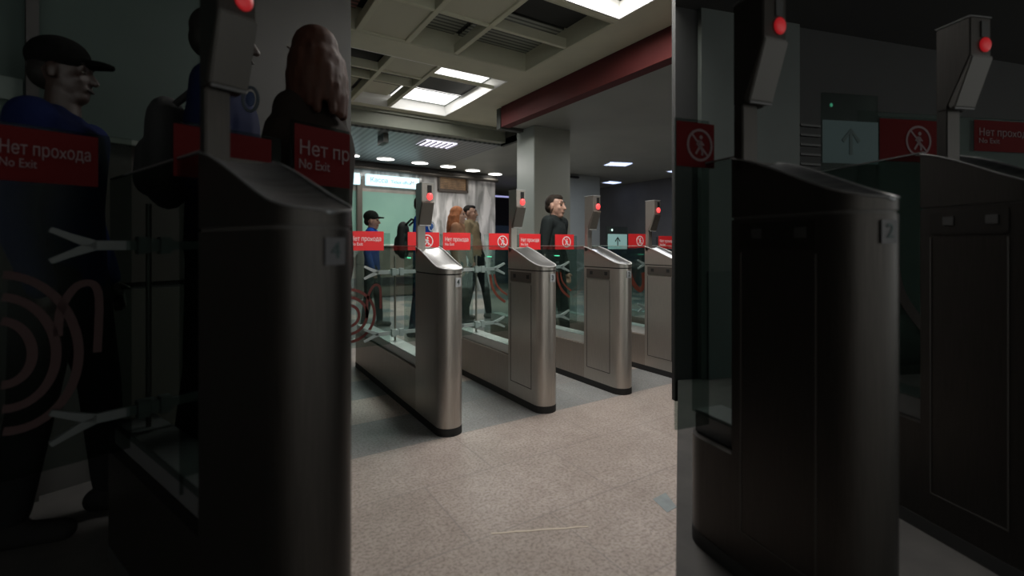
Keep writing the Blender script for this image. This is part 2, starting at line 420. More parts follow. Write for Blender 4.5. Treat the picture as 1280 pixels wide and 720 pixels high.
def lpts(pp, loc, rz, y_): return [local_on(x, y, loc, rz, y_) for x, y in pp]
LRib = [(lpts([(r*math.cos(math.radians(a)), 441 - r*math.sin(math.radians(a))) for a in range(-88, 89, 8)], LL, LR, ly), .022, 'dribbon') for r in (40, 70, 98)]
LRib += [(curve(lpts([(72,420),(76,385),(98,356),(122,364),(121,440)], LL, LR, ly)), .02, 'dribbon')]
NL = turnstile('large darkened turnstile alone on the left plinth, numeral 4 plate on its nose', LL, LR, W=.165, D=.32, L=1.15, hs=1.123, dark=True, digit='4', hatch=False, plate_a=-84,
    arm_y=ly, arms=.24, pole_x=(.0,.078), pole_s=.982,
    leaves=[dict(x=(s1[0]-.01, .03), z=(.38, s1[3]+.01), kind='text', s=s1, stripes=LRib), dict(y=l2, x=(.02, s2[1]+.03), z=(.38, s2[3]+.01), kind='plain', s=s2),
            dict(y=l2, x=(s3[0]-.01, s3[1]), z=(.38, s3[3]+.01), kind='cut', s=s3)])
# right bay
RA = (1.195, .520, PR); AR = math.radians(-11.06); la = .40
t1 = span(RA, AR, la, 844, 151, 891, 211)
NR = turnstile('darkened turnstile on the right plinth, numeral 2 plate, nearer the lit hall', RA, AR, W=.178, D=.28, L=.49, hs=1.087, dark=True, digit='2', plate_a=-98,
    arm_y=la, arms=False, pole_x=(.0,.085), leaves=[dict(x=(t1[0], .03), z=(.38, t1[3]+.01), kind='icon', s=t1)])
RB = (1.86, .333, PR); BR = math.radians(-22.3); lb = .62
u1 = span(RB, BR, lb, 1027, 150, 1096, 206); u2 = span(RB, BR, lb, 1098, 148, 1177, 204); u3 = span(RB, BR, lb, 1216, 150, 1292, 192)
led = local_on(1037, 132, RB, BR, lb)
NB = turnstile('darkened turnstile at the far right edge of the right plinth, farther from the lit hall', RB, BR, W=.163, D=.27, L=1.22, hs=1.135, dark=True, digit=None,
    arm_y=lb, arms=.2, pole_x=(.055,.135), pole_s=.975,
    leaves=[dict(x=(u1[0], u1[1]), z=(.40, led[1]+.05), kind='arrow', s=u1, led=(led[0], led[1], .008)),
            dict(x=(u2[0], u2[1]), z=(.40, u2[3]+.01), kind='icon', s=u2, stripes=[(curve(lpts([(1114,312),(1124,365),(1150,405),(1168,420),(1180,385),(1178,352)], RB, BR, lb)), .045, 'dribbon')]), dict(x=(.13, u3[1]+.02), z=(.40, u3[3]+.01), kind='text', s=u3)])

# ------------------------------------------------------------------ floor
def floor_mat():
    m = bpy.data.materials.new('granite_floor'); m.use_nodes = True
    nt = m.node_tree; N = nt.nodes; Lk = nt.links; b = N['Principled BSDF']
    tc = N.new('ShaderNodeTexCoord')
    def noise(s, d=3): 
        n = N.new('ShaderNodeTexNoise'); n.inputs['Scale'].default_value = s; n.inputs['Detail'].default_value = d; n.inputs['Roughness'].default_value = .7
        Lk.new(tc.outputs['Object'], n.inputs['Vector']); return n
    def ramp(src, *e):
        r = N.new('ShaderNodeValToRGB'); cr = r.color_ramp
        cr.elements[0].position, cr.elements[0].color = e[0]; cr.elements[1].position, cr.elements[1].color = e[1]
        for p, c in e[2:]: x = cr.elements.new(p); x.color = c
        Lk.new(src, r.inputs['Fac']); return r
    def mix(f, a, c, mode='MIX'):
        x = N.new('ShaderNodeMix'); x.data_type = 'RGBA'; x.blend_type = mode
        if isinstance(f, float): x.inputs[0].default_value = f
        else: Lk.new(f, x.inputs[0])
        for i, s in ((6, a), (7, c)):
            if isinstance(s, tuple): x.inputs[i].default_value = s
            else: Lk.new(s, x.inputs[i])
        return x.outputs[2]
    sp = N.new('ShaderNodeSeparateXYZ'); Lk.new(tc.outputs['Object'], sp.inputs[0])
    big = noise(1.3, 4); fine = noise(75, 2); mid = noise(16, 4)
    brown = ramp(big.outputs['Fac'], (.32, (.33,.283,.253,1)), (.68, (.46,.405,.373,1)))
    grey = ramp(big.outputs['Fac'], (.32, (.19,.208,.212,1)), (.68, (.28,.30,.305,1)))
    # slabs
    br = N.new('ShaderNodeTexBrick'); br.inputs['Scale'].default_value = 1.0
    br.offset = .5; br.inputs['Brick Width'].default_value = .70; br.inputs['Row Height'].default_value = .46
    br.inputs['Mortar Size'].default_value = .004; br.inputs['Mortar Smooth'].default_value = .3
    br.inputs['Color1'].default_value = (0,0,0,1); br.inputs['Color2'].default_value = (1,1,1,1); br.inputs['Mortar'].default_value = (.5,.5,.5,1)
    mp = N.new('ShaderNodeMapping'); mp.inputs['Location'].default_value = (.25, -2.44+.46*6, 0); Lk.new(tc.outputs['Object'], mp.inputs[0]); Lk.new(mp.outputs[0], br.inputs['Vector'])
    sel = ramp(br.outputs['Color'], (.42, (0,0,0,1)), (.50, (1,1,1,1)))
    pat = mix(sel.outputs[0], grey.outputs[0], brown.outputs[0])
    gt = N.new('ShaderNodeMath'); gt.operation = 'GREATER_THAN'; gt.inputs[1].default_value = 2.44; Lk.new(sp.outputs['Y'], gt.inputs[0])
    gt2 = N.new('ShaderNodeMath'); gt2.operation = 'GREATER_THAN'; gt2.inputs[1].default_value = 2.90; Lk.new(sp.outputs['Y'], gt2.inputs[0])
    strip = mix(gt2.outputs[0], mix(.12, grey.outputs[0], brown.outputs[0]), pat)
    tone = ramp(br.outputs['Color'], (0, (.80,.80,.80,1)), (1, (1.12,1.11,1.10,1)))
    strip = mix(1.0, strip, tone.outputs[0], 'MULTIPLY')
    tone2 = ramp(br.outputs['Color'], (0, (.93,.92,.91,1)), (1, (1.04,1.04,1.04,1)))
    base = mix(gt.outputs[0], mix(1.0, brown.outputs[0], tone2.outputs[0], 'MULTIPLY'), strip)
    spk = ramp(fine.outputs['Fac'], (.36, (.62,.60,.58,1)), (.56, (1.06,1.05,1.05,1)))
    base = mix(.85, base, spk.outputs[0], 'MULTIPLY')
    mt = ramp(mid.outputs['Fac'], (.35, (.86,.84,.83,1)), (.65, (1.05,1.05,1.06,1)))
    base = mix(.8, base, mt.outputs[0], 'MULTIPLY')
    base = mix(br.outputs['Fac'], base, mix(.5, base, (.2,.18,.17,1)))
    Lk.new(base, b.inputs['Base Color']); b.inputs['Roughness'].default_value = .42
    rr = ramp(mid.outputs['Fac'], (.3, (.34,.34,.34,1)), (.7, (.52,.52,.52,1))); Lk.new(rr.outputs[0], b.inputs['Roughness'])
    b.inputs['Specular IOR Level'].default_value = .35
    return m
M['floor'] = floor_mat()
struct('floor', B(-6, 16, -4, 18, -.1, 0), M['floor'])
sA, sB = onz(614, 667, 0), onz(735, 658, 0)
bm = bmesh.new(); dv = (sB-sA); nv = Vector((-dv.y, dv.x, 0)).normalized()*.004
seg = [sA + dv*k/8 + nv*random.uniform(-.8,.8) for k in range(9)]
for a, b_ in zip(seg, seg[1:]):
    p = [a-nv, b_-nv, b_+nv, a+nv]; prism(bm, [(q.x, q.y) for q in p], .0005, .0015)
tag(obj('floor_scratch', bm, mat('scratch', (.55,.47,.38,1), .6)), 'thin pale scratch across the brown granite floor', 'scratch')

gq = [onz(816, 624, 0), onz(834, 641, 0), onz(846, 634, 0), onz(832, 616, 0)]
tag(obj('floor_tile', prism(bmesh.new(), [(q.x, q.y) for q in gq], .0004, .0012), mat('grey_tile', (.27,.31,.32,1), .5, noise=(.22,.25,.26,1), scale=30)), 'small blue grey tile in the brown floor beside the right plinth', 'floor tile')
# ------------------------------------------------------------------ main ceiling
CZ = 3.05; LZ = 2.80
M['ceil'] = mat('ceiling_paint', srgb(196,195,172), .75, noise=srgb(186,186,165), scale=3)
M['ceil2'] = mat('ceiling_grey', srgb(112,114,106), .7, noise=srgb(104,107,100), scale=2)
M['ceilp'] = mat('ceiling_panel', srgb(184,183,163), .8)
def louver_mat(name, a, b_, sc_, rot=0, rough=.5):
    m = bpy.data.materials.new(name); m.use_nodes = True; nt = m.node_tree; bs = nt.nodes['Principled BSDF']
    tc = nt.nodes.new('ShaderNodeTexCoord'); mp = nt.nodes.new('ShaderNodeMapping'); mp.inputs['Rotation'].default_value = (0,0,rot)
    w = nt.nodes.new('ShaderNodeTexWave'); w.inputs['Scale'].default_value = sc_; w.bands_direction = 'X'
    r = nt.nodes.new('ShaderNodeValToRGB'); r.color_ramp.elements[0].color = a; r.color_ramp.elements[1].color = b_
    r.color_ramp.elements[0].position = .3; r.color_ramp.elements[1].position = .6
    nt.links.new(tc.outputs['Object'], mp.inputs[0]); nt.links.new(mp.outputs[0], w.inputs['Vector'])
    nt.links.new(w.outputs['Fac'], r.inputs['Fac']); nt.links.new(r.outputs[0], bs.inputs['Base Color']); bs.inputs['Roughness'].default_value = rough
    return m
M['grille'] = louver_mat('grille', srgb(70,74,68), srgb(140,146,134), 5.0, PI/2)
M['grille_red'] = louver_mat('grille_red', srgb(72,62,60), srgb(170,124,116), 5.0, PI/2)
M['dark_hole'] = mat('recess_dark', srgb(48,50,48), .8)
M['panel_light'] = mat('light_panel', (1,1,1,1), .5, emit=(1,.98,.95,1), es=1.5)
M['flange'] = mat('white_flange', (.80,.80,.78,1), .6)
M['pframe'] = mat('panel_frame', srgb(120,128,124), .5)
# ceiling slab with three square coffer openings in a row along the right side
bm = bmesh.new()
for q in ((3.0, 3.46, -4, 6.8), (-6, -2.3, -4, 6.8), (-2.3, 3.0, -4, 1.28), (-2.3, 3.0, 2.97, 3.03), (-2.3, 3.0, 4.42, 4.79), (-2.3, 3.0, 6.60, 6.8), (3.46, 4.24, 5.87, 6.8)):
    box(bm, *q, CZ, CZ+.35)
struct('ceiling', bm, M['ceil'])
def module(label, y0, y1, bays, bright, zt, rh=.1):
    """bays: list of (x0, x1, [(ya, yb, kind), ...], [cross rib y])"""
    root = thing('ceiling_coffer', label, 'ceiling light' if bright else 'ceiling coffer', (0,0,0), 0)
    MM = {'light':'panel_light', 'grille':'grille', 'gred':'grille_red', 'dark':'dark_hole', 'blank':'ceilp', 'top':'ceilp'}
    NM = {'light':'light_panel','grille':'grille_panel','gred':'grille_panel','dark':'recessed_panel','blank':'blank_panel','top':'top_panel'}
    wm = M['flange'] if bright else M['ceil']
    obj('side_wall', B(2.985, 2.999, y0, y1-.001, CZ+.002, CZ+zt+.02), wm, root)
    obj('far_wall', B(-2.3, 2.985, y1-.015, y1-.001, CZ+.002, CZ+zt+.02), wm, root)
    obj('near_wall', B(-2.3, 2.985, y0+.001, y0+.015, CZ+.002, CZ+zt+.02), wm, root)
    obj('cover', B(-2.3, 2.999, y0+.001, y1-.001, CZ+zt+.022, CZ+zt+.034), M['dark_hole'], root)
    for (x0, x1, cells, cr) in bays:
        if x0 > -2.3: obj('rib', B(x0-.026, x0+.026, y0+.015, y1-.015, CZ+.004, CZ+rh), M['ceil'], root, bevel=.003)
        for y in cr: obj('cross_rib', B(x0+.026, x1-.026 if x1 < 2.9 else 2.985, y-.022, y+.022, CZ+.006, CZ+(.042 if bright and x1 > 2.9 else rh)), M['ceil'], root, bevel=.003)
        for (ya, yb, k) in cells:
            z = CZ + (zt if k != 'blank' else .022)
            if k == 'light':
                xa, xb = x0+.026, (x1-.026 if x1 < 2.9 else 2.985); w_ = .018
                obj('panel_frame', B((xa, xb, ya, ya+w_, z-.008, z-.001), (xa, xb, yb-w_, yb, z-.008, z-.001), (xa, xa+w_, ya, yb, z-.008, z-.001), (xb-w_, xb, ya, yb, z-.008, z-.001)), M['pframe'], root)
            obj(NM[k], B(x0+.026, x1-.026 if x1 < 2.9 else 2.985, ya, yb, z, z+.02), M[MM[k]], root)
    return root
def rowbays(f): return [(-2.3,-1.3)+f(0), (-1.3,-.4)+f(1), (-.4,.2)+f(2), (.2,.66)+f(3), (.66,1.13)+f(4), (1.13,1.60)+f(5), (1.60,2.12)+f(6), (2.12,3.0)+f(7)]
module('white glowing ceiling coffer directly above the near floor', 1.29, 2.965, rowbays(lambda i: ([(1.31, 2.02, 'light' if i > 5 else 'grille'), (2.02, 2.20, 'top'), (2.20, 2.94, 'light' if i > 5 else 'blank')], [2.11])), True, .16)
def fa(i):
    if i == 7: return ([(3.05, 3.67, 'dark'), (3.71, 4.40, 'grille')], [3.69])
    if i == 6: return ([(3.05, 3.67, 'blank'), (3.71, 4.40, 'grille')], [3.69])
    if i == 5: return ([(3.05, 3.67, 'grille'), (3.71, 4.40, 'blank')], [3.69])
    return ([(3.05, 3.67, 'gred' if i == 4 else 'blank'), (3.71, 4.40, 'gred' if i in (2, 4) else 'blank')], [3.69])
module('dull ceiling coffer with dark grilles beside the red beam', 3.035, 4.415, rowbays(fa), False, .20)
def fb(i):
    if i == 7: return ([(4.81, 5.14, 'top'), (5.15, 5.46, 'light'), (5.47, 6.02, 'dark'), (6.03, 6.575, 'light')], [5.13])
    return ([(4.81, 5.28, 'blank' if i % 2 == 0 else 'dark'), (5.28, 5.62, 'dark'), (5.62, 6.1, 'dark'), (6.1, 6.58, 'top')], [5.30, 5.62])
module('ceiling coffer with two small bright panels at its far corner', 4.795, 6.595, rowbays(fb), True, .16, .10)

M['beam'] = mat('red_beam_paint', srgb(86,27,27), .8, noise=srgb(78,25,25), scale=3)
struct('trim_1', B(3.48, 3.62, -4, 5.75, 2.775, 3.40), M['beam'])
# cross beam closing the coffered part
M['beamg'] = mat('cross_beam_paint', srgb(134,137,124), .6, noise=srgb(124,128,116), scale=2)
def rotbox(x0, x1, y0, y1, z0, z1, ang=0, piv=(0,0)):
    bm = B(x0, x1, y0, y1, z0, z1)
    bmesh.ops.rotate(bm, verts=bm.verts, cent=(piv[0], piv[1], 0), matrix=Matrix.Rotation(ang, 3, 'Z')); return bm
struct('trim_2', B((-6, 4.2, 6.80, 6.95, 2.83, 3.40),(-6, 4.2, 6.74, 6.80, 3.01, 3.05)), M['beamg'])
struct('trim_3', B((3.47, 4.3, 5.76, 5.86, 2.755, 3.05), (4.2, 4.26, 5.86, 6.95, 2.79, 3.05)), mat('beam_end_dark', srgb(60,62,58), .7))
# lower ceilings
M['slats'] = louver_mat('slat_ceiling', srgb(86,92,92), srgb(124,130,130), 3.4, 0, .4)
M['ceil_low'] = mat('low_ceiling_grey', srgb(146,148,140), .45, noise=srgb(136,139,131), scale=1.5)
struct('ceiling_low_left', B(-6, 4.2, 6.95, 11.2, LZ, LZ+.1), M['slats'])
struct('ceiling_low_right', B((3.62, 16, -4, 5.86, LZ, LZ+.1),(4.2, 16, 5.86, 18, LZ, LZ+.1)), M['ceil_low'])
o = obj('ceiling_hanger', B(2.20, 2.28, 7.1, 7.4, 2.66, 2.80), mat('hanger', srgb(60,62,56), .6)); tag(o, 'short dark duct hanging under the slatted ceiling', 'duct')

# ------------------------------------------------------------------ far zone: kiosk wall, columns, dark walls
WP = Vector((0, 9.55, 0)); WA = math.atan(.073); WD = Vector((math.cos(WA), math.sin(WA), 0)); WN = Vector((-WD.y, WD.x, 0))
def wl(px_, py_):
    p = on(px_, py_, WP, WN); return ((p-WP).dot(WD), p.z)
def wallobj(name, bm, m, **k):
    o = obj(name, bm, m, **k); o.location = WP; o.rotation_euler = (0,0,WA); return o
def wrect(x0, y0, x1, y1, ya, yb):
    a = wl(x0, y0); b_ = wl(x1, y1); return (a[0], b_[0], ya, yb, min(a[1], b_[1]), max(a[1], b_[1]))
xe = wl(619, 250)[0]
def streak_mat():
    m = bpy.data.materials.new('polished_stone_wall'); m.use_nodes = True; nt = m.node_tree; bs = nt.nodes['Principled BSDF']
    tc = nt.nodes.new('ShaderNodeTexCoord'); mp = nt.nodes.new('ShaderNodeMapping'); mp.inputs['Scale'].default_value = (2.6, 1, .55); mp.inputs['Rotation'].default_value = (0,.22,0)
    n = nt.nodes.new('ShaderNodeTexNoise'); n.inputs['Scale'].default_value = 1.7; n.inputs['Detail'].default_value = 5; n.inputs['Distortion'].default_value = 1.2
    r = nt.nodes.new('ShaderNodeValToRGB'); e = r.color_ramp.elements
    e[0].position = .36; e[0].color = srgb(128,128,124); e[1].position = .62; e[1].color = srgb(218,215,212); x = e.new(.5); x.color = srgb(176,174,171)
    nt.links.new(tc.outputs['Object'], mp.inputs[0]); nt.links.new(mp.outputs[0], n.inputs['Vector']); nt.links.new(n.outputs['Fac'], r.inputs['Fac'])
    nt.links.new(r.outputs[0], bs.inputs['Base Color']); bs.inputs['Roughness'].default_value = .5
    return m
M['stone'] = streak_mat()
w0 = wallobj('wall_back', B(-5, xe, 0, .3, 0, LZ), M['stone']); w0['kind'] = 'structure'
# kiosk: glazed booth front with light box signs
M['kgreen'] = mat('booth_glass_green', srgb(122,158,142), .25, noise=srgb(106,142,130), scale=1.1, emit=srgb(110,150,134), es=.10)
M['post'] = mat('booth_post', srgb(78,74,66), .4, .5)
M['light_box'] = mat('light_box', srgb(200,228,234), .5, emit=srgb(196,228,238), es=.75)
M['dado'] = mat('booth_dado', srgb(108,100,88), .5, noise=srgb(92,88,80), scale=2)
kx = wl(522, 250)[0]
kiosk = thing('ticket_booth', 'glazed ticket booth with light box signs behind the first turnstile', 'booth', WP, WA)
zsill = wl(490, 306)[1]
zt1, zt0 = wl(490, 224)[1], wl(490, 232)[1]
obj('booth_glass', B(-4.5, kx, -.05, -.01, zsill, wl(521, 244)[1]), M['kgreen'], kiosk)
obj('upper_band', B(-4.5, kx, -.04, -.005, wl(521, 244)[1], 2.5), mat('booth_stone', srgb(160,148,136), .45, noise=srgb(118,110,100), scale=3), kiosk)
obj('sill', B(-4.5, kx, -.12, -.01, zsill-.03, zsill+.015), mat('sill_light', srgb(190,200,190), .4), kiosk, bevel=.004)
obj('dado', B(-4.5, kx, -.06, -.01, .03, zsill-.03), M['dado'], kiosk)
obj('shadow_band', B(-4.5, kx, -.09, -.05, .26, .42), M['black'], kiosk)  # dark strip standing in for shadow along the booth's foot
for px_ in (447, 521):
    u = wl(px_, 250)[0]; p = obj('post', B(u-.055, u+.055, -.14, -.06, 0, 2.42), M['post'], kiosk, bevel=.01)
    obj('post_lamp', ball(bmesh.new(), (u, -.16, 2.50), .045), M['rail'], p, smooth=2)
for i, (xa, xb, ya, yb, txt) in enumerate(((440, 446.5, 219, 231, ''), (453.5, 519, 222, 235.5, 'Касса'))):
    a = wl(xa, ya); b_ = wl(xb, yb); zc = (wl((xa+xb)/2, (219 if i == 0 else 219)+0)[1])
    za, zb = (wl(486, 235)[1], wl(486, 221.5)[1])
    if i == 0: a = (-1.2, 0)
    lb_ = obj('light_box_sign', B(a[0], b_[0], -.20, -.12, za, zb), M['light_box'], kiosk, bevel=.01)
    if i == 1:
        inkb = mat('pale_blue_ink', srgb(104,158,178), .6)
        lettering('lettering', 'Касса', .13, inkb, lb_, a[0]+.08, (za+zb)/2, -.203)
        lettering('lettering', 'Ticket office', .09, inkb, lb_, a[0]+.52, (za+zb)/2-.01, -.203)
        lettering('lettering', 'M', .11, mat('pale_rose_ink', srgb(170,150,158), .6), lb_, b_[0]-.2, (za+zb)/2, -.203)
# top rail
o = wallobj('trim_4', tube(bmesh.new(), [(-4.5, -.10, 2.66), (xe, -.10, 2.66)], .045, 12), mat('rail_dark', srgb(84,80,74), .35, .6), smooth=True); o['kind'] = 'structure'
o = wallobj('trim_5', B(-4.5, xe+.02, -.05, 0, 2.70, 2.795), mat('cornice_dark', srgb(58,56,52), .6)); o['kind'] = 'structure'
# flap board
fb = thing('wall_grating', 'brown slatted ventilation grating high on the pale stone wall', 'grating', WP, WA)
a, b_ = wl(546, 216), wl(583, 241); fz0, fz1 = b_[1], wl(564, 217)[1]
obj('frame', B((a[0], b_[0], -.09, -.03, fz0-.02, fz0+.03), (a[0], b_[0], -.09, -.03, fz1-.03, fz1), (a[0], a[0]+.04, -.09, -.03, fz0, fz1), (b_[0]-.04, b_[0], -.09, -.03, fz0, fz1)), mat('grating_frame', srgb(70,62,54), .5), fb)
obj('backing', B(a[0]+.03, b_[0]-.03, -.035, -.02, fz0, fz1), mat('grating_back', srgb(160,130,96), .6, noise=srgb(48,40,34), scale=6, emit=srgb(190,150,110), es=.12), fb)  # faint emission added to lighten the backing
bm = bmesh.new()
for k in range(9):
    z = fz0 + .04 + (fz1-fz0-.07)*k/9; box(bm, a[0]+.04, b_[0]-.04, -.05, -.04, z, z+.013)
obj('slats', bm, mat('grating_slat', srgb(74,58,44), .5), fb)
# right dark opening and far wall
M['dkwall'] = mat('dark_wall', srgb(96,96,98), .6, noise=srgb(86,86,88), scale=2)
struct('wall_far', B(3, 16, 13.5, 13.8, 0, LZ), mat('far_wall_blue', srgb(44,44,58), .6))
struct('wall_right', B(9.75, 10.0, -2, 13.5, 0, LZ), M['dkwall'])
struct('wall_side_left', B(-6, -5.8, -4, 11, 0, 3.0), M['dkwall'])
p = on(630, 246, (0,11.5,0), (0,1,0))
tag(obj('strip_light', B(p.x-.35, p.x+.4, 11.45, 11.5, p.z-.02, p.z+.02), mat('violet_strip', (.4,.4,.8,1), .5, emit=(.55,.55,1,1), es=.5)), 'thin violet strip light in the dark opening', 'light')
p2 = on(630, 282, (0,11.5,0), (0,1,0))
o = obj('info_stand', B(p.x-.4, p.x+.45, 11.5, 11.7, .0, p2.z), mat('stand_blue', srgb(56,74,98), .5)); tag(o, 'blue grey counter standing in the dark opening', 'counter')
# square columns
M['col'] = mat('column_paint', srgb(152,158,152), .35, noise=srgb(142,148,143), scale=1.3)
M['col2'] = mat('column_grey', srgb(142,146,142), .35, noise=srgb(134,138,134), scale=1.2)
cc = at(668, 200, 6.7)
M['coldk'] = mat('column_shaded_face', srgb(150,151,140), .45, noise=srgb(142,143,133), scale=1.3)
cl = at(642, 200, 7.05)
o = obj('column', B(cc.x, cc.x+.66, cc.y, cc.y+.46, 0, LZ), M['col'], bevel=.008); tag(o, 'square grey column nearest behind the man in black', 'column')
o.data.materials.append(M['coldk'])
for f in o.data.polygons:
    if f.normal.y < -.9: f.material_index = 1
q = onz(712, 217, LZ)
dq = (q-EYE).dot(Fv)
q2 = at(752, 225, dq*.97)
o = obj('column', B(q.x, q.x+.98, q.y, q.y+.6, 0, LZ), M['col2'], bevel=.008); tag(o, 'wide pale grey column further right, standing beyond the man in black', 'column')
o = obj('column_cap', B(q.x-.05, q.x+.25, q.y-.06, q.y-.002, 2.70, 2.744), M['black']); tag(o, 'short black bracket under the ceiling on the wide column', 'bracket')

# ------------------------------------------------------------------ lamps you can see
M['dl'] = mat('downlight_glow', (1,1,1,1), .5, emit=(1,.97,.92,1), es=5)
M['dlb'] = mat('blue_light_glow', (.8,.85,1,1), .5, emit=(.55,.66,1,1), es=1.5)
for i, (x, y) in enumerate([(438,194),(482,198.5),(525,203.5),(560,208),(591,213),(619,217.5)]):
    p = onz(x, y, LZ-.005)
    t = thing('ceiling_downlight', 'round warm downlight in the slatted ceiling above the booth wall', 'downlight', (p.x, p.y, LZ-.005), 0, 'downlights along the booth wall')
    obj('lens', disc(bmesh.new(), (0,0,-.006), .15, .006, rx=.17), M['dl'], t)
    obj('ring', tube(bmesh.new(), [(.175*math.cos(k*PI/12), .155*math.sin(k*PI/12), -.004) for k in range(24)], .008, 6, True), M['rail'], t)
for (x, y, w, dd, lab) in ((772,205,.5,.34,'bluish flat ceiling panel light, largest over the right aisle'),(764,228,.45,.3,'small bluish ceiling light furthest back over the right aisle'),(848,214,.5,.3,'pale ceiling light cut by the edge of the dark right bay')):
    p = onz(x, y, LZ)
    t = thing('ceiling_light', lab, 'ceiling light', (p.x, p.y, LZ), 0)
    obj('diffuser', B(-w/2, w/2, -dd/2, dd/2, -.01, 0), M['dlb'], t); obj('frame', B((-w/2-.02, -w/2, -dd/2, dd/2, -.014, 0), (w/2, w/2+.02, -dd/2, dd/2, -.014, 0)), M['rail'], t)
    if x == 772: t.rotation_euler[2] = math.radians(-20)
p = onz(546, 180, LZ-.005)
t = thing('grid_light', 'square louvred ceiling light in the slatted ceiling', 'ceiling light', (p.x, p.y, LZ-.005))
obj('diffuser', B(-.28, .28, -.22, .22, -.008, 0), mat('grid_glow', (.9,.88,1,1), .5, emit=(.92,.88,1,1), es=1.3), t)
bm = bmesh.new()
for k in range(7): box(bm, -.28 + .56*k/6 - .008, -.28 + .56*k/6 + .008, -.22, .22, -.03, -.008)
obj('louvre', bm, mat('louvre_grey', srgb(150,148,160), .5), t)

# ------------------------------------------------------------------ side bays, their dimness put into the colours
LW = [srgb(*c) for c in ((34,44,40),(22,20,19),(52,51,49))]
lc = Vector((.2352, .9719, 0))*3.20; lR = Vector((math.cos(LR), math.sin(LR), 0)); lN = Vector((-math.sin(LR), math.cos(LR), 0))
def lw(px_, py_):
    p = on(px_, py_, lc, lN); return ((p-lc).dot(lR), p.z)
def lrect(x0, y0, x1, y1, ya, yb):
    a = lw(x0, y0); b_ = lw(x1, y1); c = lw((x0+x1)/2, y0)[1]; dd = lw((x0+x1)/2, y1)[1]
    return (a[0], b_[0], ya, yb, min(c, dd), max(c, dd))
def lobj(name, bm, m, **k):
    o = obj(name, bm, m, **k); o.location = (lc.x, lc.y, 0); o.rotation_euler = (0,0,LR); return o
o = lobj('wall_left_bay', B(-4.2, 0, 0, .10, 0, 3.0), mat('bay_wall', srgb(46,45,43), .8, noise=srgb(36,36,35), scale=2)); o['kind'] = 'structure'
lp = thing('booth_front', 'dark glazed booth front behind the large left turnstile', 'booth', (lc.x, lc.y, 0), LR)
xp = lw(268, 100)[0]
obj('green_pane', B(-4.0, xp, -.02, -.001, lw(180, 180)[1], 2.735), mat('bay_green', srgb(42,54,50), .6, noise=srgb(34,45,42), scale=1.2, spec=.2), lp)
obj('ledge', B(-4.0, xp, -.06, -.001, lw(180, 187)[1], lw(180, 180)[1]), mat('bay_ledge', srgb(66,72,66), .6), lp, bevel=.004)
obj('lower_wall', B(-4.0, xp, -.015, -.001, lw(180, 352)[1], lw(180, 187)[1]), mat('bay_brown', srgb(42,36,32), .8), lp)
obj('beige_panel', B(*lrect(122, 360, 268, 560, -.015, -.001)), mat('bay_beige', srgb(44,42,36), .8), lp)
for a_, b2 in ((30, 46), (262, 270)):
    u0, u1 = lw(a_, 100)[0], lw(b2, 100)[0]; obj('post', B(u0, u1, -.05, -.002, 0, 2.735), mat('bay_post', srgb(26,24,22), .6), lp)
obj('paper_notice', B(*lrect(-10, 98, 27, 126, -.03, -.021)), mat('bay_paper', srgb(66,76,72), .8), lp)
# left plinth (footprint in the lit floor's corner)
def plinth(name, pts, label):
    o = obj(name, prism(bmesh.new(), pts, 0, label), mat('plinth_stone', srgb(60,58,56), .8, noise=srgb(46,45,44), scale=8)); o['kind'] = 'structure'; return o
l0 = Vector((.225, .974, 0))
pl_ = [(-.25, .55), (.02, .70), tuple((l0*1.0)[:2]), tuple((l0*3.1)[:2]), (-2.8, 2.05), (-2.8, .2)]
plinth('floor_left_plinth', pl_, PH)
rr_ = Vector((.7838, .6210, 0))
# right bay wall
RWA = math.radians(-16); rc = Vector((.7825, .6226, 0))*3.45
rD = Vector((math.cos(RWA), math.sin(RWA), 0)); rN = Vector((-rD.y, rD.x, 0)); rc2 = rc + rD*0.012
def rw(px_, py_):
    p = on(px_, py_, rc2, rN); return ((p-rc2).dot(rD), p.z)
def robj(name, bm, m, **k):
    o = obj(name, bm, m, **k); o.location = (rc2.x, rc2.y, 0); o.rotation_euler = (0,0,RWA); return o
o = robj('wall_right_bay', B(0, 6.0, 0, .04, 0, 2.98), mat('bay_dimmed_wall', srgb(27,28,28), .8, noise=srgb(22,23,23), scale=2)); o['kind'] = 'structure'
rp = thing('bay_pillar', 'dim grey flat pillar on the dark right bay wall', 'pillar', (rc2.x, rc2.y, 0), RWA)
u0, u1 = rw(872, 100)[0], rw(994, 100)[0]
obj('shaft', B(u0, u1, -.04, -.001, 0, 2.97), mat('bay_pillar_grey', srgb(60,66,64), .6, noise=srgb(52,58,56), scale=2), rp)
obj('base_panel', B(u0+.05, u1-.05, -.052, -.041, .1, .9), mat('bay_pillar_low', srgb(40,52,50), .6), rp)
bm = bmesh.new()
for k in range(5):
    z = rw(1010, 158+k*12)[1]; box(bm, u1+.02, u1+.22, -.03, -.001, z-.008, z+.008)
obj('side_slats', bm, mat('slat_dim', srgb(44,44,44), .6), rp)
pr_ = [tuple((rr_*1.15)[:2]), (1.0, .55), (1.35, -.35), (4.5, -.9), (6.5, .7), tuple((rc2 + rD*.02)[:2])]
plinth('floor_right_plinth', pr_, PR)
# added soffits out of view, blocking overhead light from the bays
M['soffit'] = mat('soffit_shade', srgb(30,31,31), .9)
struct('ceiling_left_blocker', prism(bmesh.new(), [(-.05, -1.5), (lc.x*.3, lc.y*.3), (lc.x, lc.y), (-4.5, 1.9), (-4.5, -1.5)], 2.74, 2.999), M['soffit'])
struct('ceiling_right_blocker', prism(bmesh.new(), [(rc2.x*.3, rc2.y*.3), (.6, -1.5), (9, -1.5), (9, .4), (rc2.x, rc2.y)], 2.74, 2.999), M['soffit'])

